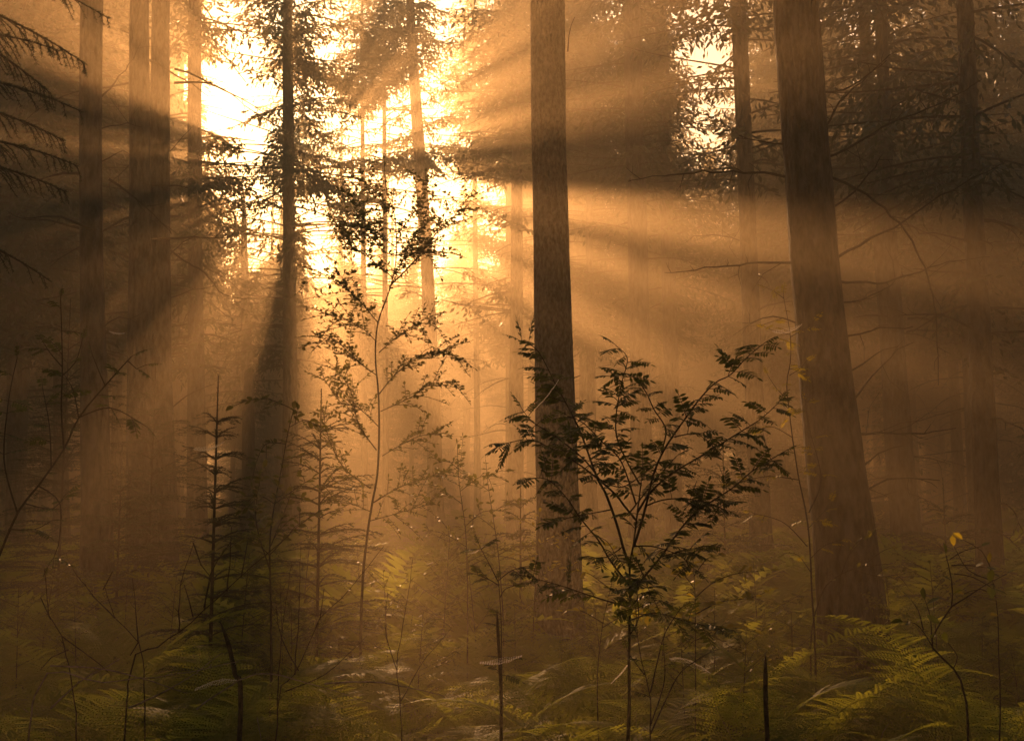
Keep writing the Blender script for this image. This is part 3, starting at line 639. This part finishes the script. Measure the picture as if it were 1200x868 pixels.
# ------------------------------------------------------------------ young spruces with real needles
def needle_twig(nb, wb, pts, nl=.016, dens=260, nw=.0011):
    for i in range(len(pts) - 1):
        a, b = pts[i], pts[i + 1]; d = (b - a); L = d.length
        if L < 1e-5: continue
        dn = d / L
        for k in range(max(1, int(L * dens))):
            q = a.lerp(b, rnd()); v = rvec(); v = (v - dn * v.dot(dn)); v = v.normalized() if v.length > .01 else v
            v.z = abs(v.z) * .7 - .1
            nd = (v + dn * .9).normalized() * nl * ru(.7, 1.1); nb.diamond(q, nd, nd.cross(rvec()).normalized() * nw)
def young_spruce(label, x, y, Y, topy, Rb, whorl=.13, seed=1, sparse=.1, lead=.3, nl=.016, dens=260, nw=.0012):
    random.seed(seed); b = P(x, y, Y); g = gh(b.x, Y); top = P(x, topy, Y); H = top.z - g; loc = Vector((b.x, Y, g))
    e = empty('young_spruce', loc, ru(0, 6), label, 'tree')
    w = MB(); w.tube([(0, 0, -.05), (0, 0, H * .5), (0, 0, H)], [.016, .011, .004], 8, rough=.1); link('trunk', w.mesh('trunk', M['twig'], True), e)
    nb = MB(); wb = MB(); z = .25
    needle_twig(nb, wb, [Vector((0, 0, H - lead)), Vector((0, 0, H))], nl * .8, dens * .6, nw)
    while z < H - lead + .02:
        t = z / H; L0 = Rb * (1 - t) ** .75 + .05
        for k in range(random.choice((4, 5, 5, 6))):
            if rnd() < sparse: continue
            az = ru(0, 6.28); L = L0 * ru(.45, 1.25); dx, dy = math.cos(az), math.sin(az); n = max(3, int(L / .06)); up0 = ru(.35, .75) * (.4 + t)
            pts = [Vector((dx * L * i / n, dy * L * i / n, z + L * (up0 * i / n - .35 * (i / n) ** 2))) for i in range(n + 1)]
            wb.tube(pts, [.005 * (1 - i / (n + 1)) + .0012 for i in range(n + 1)], 4, cap=False); needle_twig(nb, wb, pts, nl, dens, nw)
            for i in range(1, n):
                for sg in (-1, 1):
                    if rnd() < .15: continue
                    l = (L * .6) * (1 - i / n) + .04; d = Vector((dx * .8 - dy * sg, dy * .8 + dx * sg, ru(-.15, .1))).normalized()
                    tp = [pts[i], pts[i] + d * l * .5, pts[i] + d * l + Vector((0, 0, -.02))]
                    wb.tube(tp, [.002, .0015, .001], 3, cap=False); needle_twig(nb, wb, tp, nl, dens, nw)
        z += whorl * ru(.7, 1.2)
    link('crown', nb.mesh('crown', M['needle']), e); link('crown_wood', wb.mesh('crown_wood', M['twig']), e)
young_spruce('young spruce with a long bare leader in front of the hazy trunk with hanging boughs', 250, 640, 8.0, 440, .48, seed=81, lead=.26, nl=.022, nw=.002, dens=200)
young_spruce('hazy young spruce just left of the tall slender sapling', 373, 650, 9.6, 455, .75, seed=82, lead=.34, nl=.024, nw=.0024, dens=190)
young_spruce('broad dim young spruce below the close pair of stems', 175, 640, 12.5, 430, 1.15, seed=83, whorl=.15, nl=.03, nw=.004, dens=110)
young_spruce('dark young spruce tucked behind the far left trunk', 70, 640, 13.0, 350, 1.3, seed=84, whorl=.16, nl=.03, nw=.004, dens=110)
young_spruce('dim young spruce squeezed beside the foot of the close pair of stems', 138, 660, 11.2, 520, .8, seed=85, whorl=.14, nl=.03, nw=.004, dens=120)
young_spruce('hazy young spruce in the mist at the foot of the mid distance spruce', 850, 660, 15, 520, 1.2, seed=86, whorl=.16, nl=.035, nw=.005, dens=90)
young_spruce('shadowy young spruce behind the bottom right shrub', 1110, 680, 12, 560, 1.0, seed=87, whorl=.15, nl=.03, nw=.004, dens=110)
young_spruce('small misty spruce seedling between the golden seedlings and the middle trunk', 610, 660, 12, 560, .6, seed=88, whorl=.16, nl=.03, nw=.004, dens=120)

# fir at the far left whose lowest boughs hang into the view
def near_fir():
    random.seed(91); Y = 5.6; b = P(-150, 600, Y); loc = Vector((b.x, Y, gh(b.x, Y)))
    e = empty('fir_tree', loc, 0, 'near fir with dark drooping boughs reaching in at the top left corner', 'tree')
    link('trunk', trunk_mesh([(0, 0, -.2), (0, 0, 4), (0, 0, 9)], [.13, .1, .03], 20).mesh('trunk', M['bark'], True), e)
    for (px, py, qx, qy, k) in [(-150, -10, 100, 75, .1), (-150, 50, 70, 60, -.2), (-150, 90, 98, 132, .15), (-150, 120, 75, 165, .3), (-150, 165, 92, 195, -.1), (-150, 190, 78, 225, .25), (-150, -60, 128, 22, .2), (-150, 260, 60, 330, .3), (-150, 20, 60, 110, -.3)]:
        a = P(px, py, Y) - loc; q = P(qx, qy, Y + k) - loc; a.x = 0; a.y = 0
        ctrl = [a, a.lerp(q, .4) + Vector((0, 0, .07)), a.lerp(q, .75) + Vector((0, 0, .05)), q]
        ln = smooth_line(ctrl, .04); nb = MB(); w = MB(); w.tube(ln, [.011 * (1 - .85 * i / len(ln)) for i in range(len(ln))], 5)
        needle_twig(nb, w, ln[len(ln) // 3:], .02, 420, .0017)
        for i in range(len(ln) // 4, len(ln) - 1):
            s = i / len(ln); d0 = (ln[i + 1] - ln[i]).normalized()
            for sg in (-1, 1):
                if rnd() < .3: continue
                l = .26 * (1.1 - s) * ru(.6, 1.2); sd_ = Vector((0, sg, 0)) * .7 + Vector((0, 0, ru(-.6, .1)))
                d = (d0 + sd_).normalized(); t = [ln[i], ln[i] + d * l * .5, ln[i] + d * l + Vector((0, 0, -.04 - .1 * l))]
                t = smooth_line(t, .05); w.tube(t, [.0025] * (len(t) - 1) + [.001], 3, cap=False); needle_twig(nb, w, t, .018, 380, .0017)
        bo = link('bough', w.mesh('bough', M['twig']), e); link('needle_spray', nb.mesh('needle_spray', M['needle']), bo)
near_fir()

# ------------------------------------------------------------------ dead branches of the thickest trunk
def trunk_branches(tree, Y, lines, seed, r=.014, sub=.5):
    random.seed(seed); loc = tree.location
    for br in lines:
        k = ru(-.35, .35); pts = []; dist = 0
        for i in range(len(br)):
            if i: dist += math.hypot(br[i][0] - br[i - 1][0], br[i][1] - br[i - 1][1]) / F * Y
            pts.append(P(*br[i], Y + k * dist))
        ln = smooth_line(pts, .08); L = dist; w = MB(); rr = min(r, .005 + .009 * L)
        ln = [p + rvec() * .012 for p in ln]
        w.tube([p - loc for p in ln], [rr * (1 - .8 * i / len(ln)) for i in range(len(ln))], 5, rough=.2)
        for i in range(2, len(ln) - 1):
            if rnd() < sub:
                d = (ln[i + 1] - ln[i]).normalized(); q = (d * .7 + rvec()).normalized(); l = ru(.06, .5) * (1 - .6 * i / len(ln))
                m = ln[i] + q * l * .5; t = m + (q + rvec() * .5).normalized() * l * .5
                w.tube([ln[i] - loc, m - loc, t - loc], [.0045, .003, .0015], 3, cap=False)
                if rnd() < .6: w.tube([m - loc, m + (q + rvec() * .9).normalized() * l * .4 - loc], [.003, .0012], 3, cap=False)
        link('dead_branch', w.mesh('dead_branch', M['twig'], True), tree)
def find(lab): return [o for o in scn.objects if o.get('label', '').startswith(lab)][0]
trunk_branches(find('thickest trunk'), 10, [[(960, 190), (1013, 162), (1053, 141), (1096, 123), (1150, 95)], [(965, 206), (1003, 221), (1028, 237), (1053, 262), (1074, 294), (1087, 326), (1097, 380), (1100, 450)],
    [(975, 306), (1021, 280), (1060, 259), (1103, 230), (1142, 208), (1180, 190)], [(985, 396), (1033, 384), (1070, 384)], [(990, 438), (1036, 411), (1050, 405)], [(990, 480), (1022, 441), (1053, 410), (1070, 402)],
    [(995, 508), (1053, 507), (1081, 508), (1120, 500)], [(998, 560), (1030, 530), (1060, 522)], [(925, 206), (860, 201), (800, 203), (735, 212)], [(920, 170), (890, 165), (865, 160)], [(935, 308), (890, 309), (850, 312), (780, 320)],
    [(962, 160), (985, 120), (1010, 95), (1040, 70)], [(955, 110), (1000, 100), (1050, 60)], [(975, 330), (1040, 330), (1100, 310), (1160, 300)], [(940, 380), (905, 372), (870, 380)], [(970, 250), (1010, 215), (1035, 180)], [(1000, 580), (1050, 560), (1100, 562)], [(975, 355), (1010, 350), (1050, 330)]], 101, .013)
trunk_branches(find('tall bare trunk'), 11, [[(668, 445), (676, 442), (680, 440)], [(626, 450), (622, 446)], [(664, 60), (668, 42), (672, 20)]], 102, .02, 0)
trunk_branches(find('dark slender spruce'), 12, [[(118, 115), (140, 90), (156, 68), (165, 50)], [(120, 150), (150, 145), (165, 150)], [(120, 190), (145, 175), (160, 185)], [(120, 385), (140, 370), (160, 378)]], 103, .02)
trunk_branches(find('right stem of the close'), 15.4, [[(198, 350), (225, 340), (240, 338)], [(198, 290), (215, 305), (240, 320), (262, 345), (290, 350)], [(198, 300), (220, 280), (238, 270)], [(196, 180), (215, 160), (225, 150)], [(198, 480), (225, 460), (250, 450)]], 104, .02)
trunk_branches(find('hazy spruce with hanging'), 22, [[(236, 310), (262, 325), (290, 345), (330, 350)], [(236, 240), (262, 262), (285, 290)]], 105, .02)

# ------------------------------------------------------------------ ferns
def frond(mb, wb, a, az, L, tilt, pairs=20, wmax=.15, fine=True, droop=1.0):
    dx, dy = math.cos(az), math.sin(az); n = pairs + 4; pts = []; p = Vector(a); ang = tilt
    for i in range(n + 1):
        pts.append(p.copy()); p = p + Vector((dx * math.cos(ang), dy * math.cos(ang), math.sin(ang))) * (L / n); ang -= droop * (1.5 / n) * (.4 + 1.2 * i / n)
    wb.tube(pts, [.004 * (1 - i / (n + 1)) + .0008 for i in range(n + 1)], 3, cap=False)
    side = Vector((-dy, dx, 0)); rl = ru(-.3, .3)
    for i in range(4, n):
        s = (i - 3) / (n - 3); l = wmax * L * (1.55 * math.sin(math.pi * min(1, s * .8 + .22)) ** .8) * ru(.85, 1.1) * (1 - s * .25)
        t = (pts[i + 1] - pts[i]).normalized(); up = t.cross(side).normalized() * -1
        for sg in (-1, 1):
            d = (side * sg + t * .35 + up * (rl * sg - .15) + rvec() * .08).normalized()
            w = t * (L / n) * .52
            if not fine:
                mb.diamond(pts[i], d * l, w, t=.3); continue
            m = max(3, int(l / .017)); q = pts[i]
            for j in range(m):                      # little lobes on both edges of each leaflet
                u = j / m; c = pts[i] + d * (l * u) + Vector((0, 0, -.18 * l * u * u)); ww = (1 - u) ** .7
                for s2 in (-1, 1):
                    lw = (t * s2 + d * .55).normalized() * (L / n) * .62 * ww; mb.diamond(c, lw, d * (l / m) * .42, t=.5)
def fern_proto(nf, L, fine=True, m='fern', pairs=20):
    e = empty('fern', (0, -400, 0), 0, 'x', 'fern'); mb = MB(); wb = MB()
    for k in range(nf):
        frond(mb, wb, (0, 0, .02), 2 * math.pi * k / nf + ru(-.3, .3), L * ru(.75, 1.15), ru(.75, 1.25), pairs, ru(.13, .17), fine)
    link('frond', mb.mesh('frond', M[m]), e); link('stalk', wb.mesh('stalk', M['fern']), e)
    return e
random.seed(111)
fp = [fern_proto(random.choice((8, 9, 10)), ru(.95, 1.2)) for _ in range(5)]
fpf = [fern_proto(random.choice((8, 9, 10)), ru(1.0, 1.25), False, pairs=16) for _ in range(3)]
usedp = set()
def put_fern(pr, x, y, sc, label, group, cat='fern'):
    z = gh(x, y)
    if pr.name in usedp:
        o = copy_tree(pr, (x, y, z), ru(0, 6.3), sc, label, group)
    else:
        o = pr; usedp.add(pr.name); o.location = (x, y, z); o.scale = (sc,) * 3; o['label'] = label; o['group'] = group
    o['category'] = cat; o.rotation_euler = (ru(-.15, .15), ru(-.15, .15), ru(0, 6.3)); return o
def fern_label(px, y):
    row, tone = ('in the nearest belt', 'large') if y < 6 else ('in the second belt', 'arching') if y < 8.5 else ('in the third belt', 'mid sized') if y < 12 else ('far back in the mist', 'small hazy')
    for lim, where in ((110, 'below the far left trunk'), (220, 'below the close pair of stems'), (310, 'around the young spruce with a bare leader'), (400, 'around the hazy young spruce'), (480, 'around the tall slender sapling'), (570, 'below the golden seedlings'),
                       (680, 'before the bare middle trunk'), (800, 'around the large rowan'), (900, 'just right of the large rowan'), (1030, 'before the thickest leaning trunk'), (1e9, 'around the bottom right shrub')):
        if px < lim: break
    return f'{tone} fern {row} {where}', f'ferns {row} {where}'
fl = []; tries = 0; nfern = 0
STEMS = [(736, 5.0), (1000, 10), (655, 11), (114, 12)]
while nfern < 285 and tries < 9000:
    tries += 1
    y = 3.4 + 17 * rnd() ** 1.25; x = ru(-.47 * y - .3, .47 * y + .3); px = S(x, y, .4)[0]
    md = .42 + .026 * y
    if min([9e9] + [(x - a) ** 2 + (y - b) ** 2 for a, b in fl]) < md * md: continue
    if any((x - P(q, 600, Y).x) ** 2 + (y - Y) ** 2 < .12 for q, Y in STEMS): continue
    if y < 4.6 and rnd() < .35: continue
    sc = ru(.9, 1.3) * (.72 if y < 4.8 else .85 if y < 6 else 1.0)
    lab, grp = fern_label(px, y)
    put_fern(fp[nfern % 5] if y < 10.5 else fpf[nfern % 3], x, y, sc, lab, grp); fl.append((x, y)); nfern += 1
random.seed(112)
bp_ = [fern_proto(9, .6, True, 'bracken', 16), fern_proto(7, .55, True, 'bracken', 14)]
for px, Y, sc, lab in [(945, 4.9, .9, 'rust brown withered fern before the foot of the leaning trunk'), (925, 5.3, .8, 'smaller rust brown withered fern behind the larger withered one'), (790, 5.4, .9, 'golden brown withered fern lit by the sun right of the rowan stem'), (762, 5.8, .85, 'pale brown withered fern tucked behind the rowan stem'), (1010, 5.6, .8, 'brown withered fern between the leaning trunk and the bottom right shrub')]:
    x = P(px, 600, Y).x; put_fern(bp_[0 if 'golden' in lab or 'larger' in lab else 1], x, Y, sc, lab, 'withered ferns').name = 'withered_fern'
# the fern carpet farther off and low cover between the ferns
def undergrowth():
    random.seed(113); mb = MB(); wb = MB()
    for _ in range(520):
        y = ru(15, 48); x = ru(-.5 * y, .5 * y); az0 = rnd() * 6
        for k in range(6): frond(mb, wb, (x, y, gh(x, y)), az0 + k * 1.05 + ru(-.3, .3), ru(.6, 1.0), ru(.7, 1.2), 9, .15, False)
    for _ in range(420):
        y = 4.6 + 11 * rnd() ** 1.2; x = ru(-.47 * y, .47 * y); az0 = rnd() * 6; L = ru(.3, .6)
        for k in range(5): frond(mb, wb, (x, y, gh(x, y)), az0 + k * 1.25 + ru(-.3, .3), L * ru(.8, 1.2), ru(.6, 1.3), 13, .16, y < 8)
    tag(link('fern_undergrowth', mb.mesh('fern_undergrowth', M['fern'])), kind='stuff')
    mb = MB()
    for _ in range(26000):
        y = 3.6 + 9 * rnd() ** 1.3; x = ru(-.5 * y, .5 * y); p = Vector((x, y, gh(x, y) + ru(0, .16)))
        d = rvec(); d.z = abs(d.z) * .9; d = d.normalized() * ru(.02, .075); w = d.cross(rvec()).normalized() * d.length * ru(.1, .32); mb.diamond(p, d, w)
    tag(link('ground_cover', mb.mesh('ground_cover', M['litter'])), kind='stuff')
    wb = MB()
    for _ in range(700):
        y = 3.8 + 5 * rnd(); x = ru(-.5 * y, .5 * y); p = Vector((x, y, gh(x, y) + ru(.02, .25))); d = rvec(); d.z *= .35; L = ru(.15, .7)
        q = [p]; 
        for j in range(4): d = (d + rvec() * .35).normalized(); q.append(q[-1] + d * L / 4)
        wb.tube(q, [ru(.0012, .003)] * 5, 3, cap=False)
    tag(link('fallen_twigs', wb.mesh('fallen_twigs', M['pale_twig'])), kind='stuff')
undergrowth()

# ------------------------------------------------------------------ bushy seedlings scattered through the ferns, copies of four
def bush_proto(kind, lm, seed):
    random.seed(seed); e = empty('leafy_seedling', (0, -400, 0), 0, 'x', 'shrub'); w = MB(); f = MB(); st = MB(); H = ru(1.3, 1.7)
    stem = smooth_line([Vector((0, 0, -.05)), Vector((ru(-.05, .05), 0, H * .4)), Vector((ru(-.1, .1), ru(-.1, .1), H))], .05)
    w.tube(stem, [.009 * (1 - .8 * i / len(stem)) for i in range(len(stem))], 5)
    lines = [stem[len(stem) // 2:]]
    for k in range(16):
        a = stem[int(len(stem) * ru(.15, .9))]; az = ru(0, 6.28); L = ru(.25, .65) * (1.15 - a.z / H * .6)
        q = [a, a + Vector((math.cos(az), math.sin(az), .5)) * L * .5, a + Vector((math.cos(az), math.sin(az), .55)) * L]; ln = smooth_line(q, .02)
        w.tube(ln, [.0035 * (1 - .7 * i / len(ln)) for i in range(len(ln))], 4, cap=False); lines.append(ln)
        for _ in range(3):
            b = ln[int(len(ln) * ru(.3, .9))]; d = (Vector((math.cos(az), math.sin(az), .1)) + rvec()).normalized(); t = [b + d * (j * .03) for j in range(int(ru(4, 8)))]
            w.tube(t, [.0015] * len(t), 3, cap=False); lines.append(t)
    for ln in lines:
        acc = 0
        for i in range(1, len(ln)):
            acc += (ln[i] - ln[i - 1]).length
            if acc < (.028 if kind == 'oval' else .06): continue
            acc = 0; d = rvec(); d.z *= .4
            if kind == 'oval': oval(f, st, ln[i], d, ru(.03, .055))
            else: pinnate(f, st, ln[i], d, ru(.09, .14), 5)
    link('stem', w.mesh('stem', M['twig']), e); link('foliage', f.mesh('foliage', M[lm]), e)
    if st.v: link('leaf_stalk', st.mesh('leaf_stalk', M['twig']), e)
    return e
sb = [bush_proto('oval', 'birch', 201), bush_proto('oval', 'birch', 202), bush_proto('pinnate', 'rowan', 203), bush_proto('pinnate', 'birch', 204)]
random.seed(205); ks = []
SPOTS = [(150, 10.5), (205, 9), (285, 9.6), (330, 8.6), (400, 8.8), (455, 9.5), (490, 8.4), (520, 11), (560, 10.4), (605, 8.8), (655, 8.2), (700, 9.4), (770, 8.6), (835, 9), (880, 10.5), (920, 8.4), (1040, 9.3), (1090, 8.5), (1140, 9), (60, 9), (100, 8), (30, 7.5), (360, 11.5), (425, 12.5), (800, 7.4), (865, 7), (350, 7.8), (1180, 7.5)]
for i, (px, Y) in enumerate(SPOTS):
    pr = sb[i % 4]; x = P(px, 600, Y).x; sc = ru(.55, .85) * (1.15 if Y > 9 else .9)
    lab, grp = (('low bushy seedling in the shade between the far left trunk and the stem pair', 'seedlings left') if px < 240 else ('low bushy seedling in misty light around the tall slender sapling', 'seedlings around the tall sapling') if px < 640 else
                ('low bushy leafy seedling behind the large rowan', 'seedlings behind the rowan') if px < 930 else ('low bushy seedling in the dim ferns right of the thickest trunk', 'seedlings right of the thickest trunk'))
    o = pr if i < 4 else copy_tree(pr, (0, 0, 0), 0, 1)
    o.location = (x, Y, gh(x, Y)); o.rotation_euler = (0, 0, ru(0, 6)); o.scale = (sc,) * 3; o['label'] = lab; o['group'] = grp

# ------------------------------------------------------------------ dewy webs
def web(label, Y, a, b, wd, sag, seed):
    random.seed(seed); A = P(*a, Y); B = P(*b, Y + ru(-.1, .1)); c = (A + B) / 2; mb = MB(); n = 18; m = 5; d = B - A; g = []
    sdv = Vector((ru(-.2, .2), 1, ru(-.1, .3))).normalized() * wd
    for i in range(n + 1):
        s = i / n; row = []
        for j in range(m + 1):
            t = j / m - .5; p = A + d * s + sdv * t * (math.sin(math.pi * s) * .8 + .2) + Vector((0, 0, -sag * math.sin(math.pi * s) * (1 - t * t * 1.5))) + Vector((0, 0, .006 * noise.noise(Vector((s * 9, t * 7, seed)))))
            row.append(p - c)
        g.append(row)
    for i in range(n):
        for j in range(m + 1):
            if j < m: mb.diamond(g[i][j], g[i + 1][j + 1] - g[i][j], Vector((0, 0, .0007)))
            mb.diamond(g[i][j], g[i + 1][j] - g[i][j], Vector((0, 0, .0009)))
            if j < m: mb.diamond(g[i][j], g[i][j + 1] - g[i][j], Vector((0, 0, .0008)))
    o = link('spider_web', mb.mesh('spider_web', M['web']), None, c); tag(o, label, 'spider web')
web('dewy sheet web hung on the rowan branch before the bare middle trunk', 5.0, (626, 480), (655, 445), .1, .01, 1)
web('bright sheet web near the top of the thin golden sapling', 7.5, (905, 388), (940, 380), .12, .03, 2)
web('pale web slung low beside the bristly bare stem', 4.95, (562, 776), (612, 768), .12, .012, 3)
web('pale sagging web on the ground cover at the lower left', 4.7, (228, 808), (278, 797), .1, -.015, 4)
web('small pale web in the young spruce with a bare leader', 7.8, (228, 525), (262, 518), .2, .03, 5)
web('faint web strung between the close pair and the far left trunk', 9.0, (128, 388), (146, 390), .12, .015, 6)
web('web stretched over withered fern right of the rowan stem', 5.1, (785, 772), (832, 788), .12, -.02, 7)
web('web spun low against the rowan stem', 5.1, (716, 800), (740, 772), .1, .01, 8)
web('golden lit web in the golden seedlings', 9.0, (548, 648), (566, 640), .15, .02, 9)
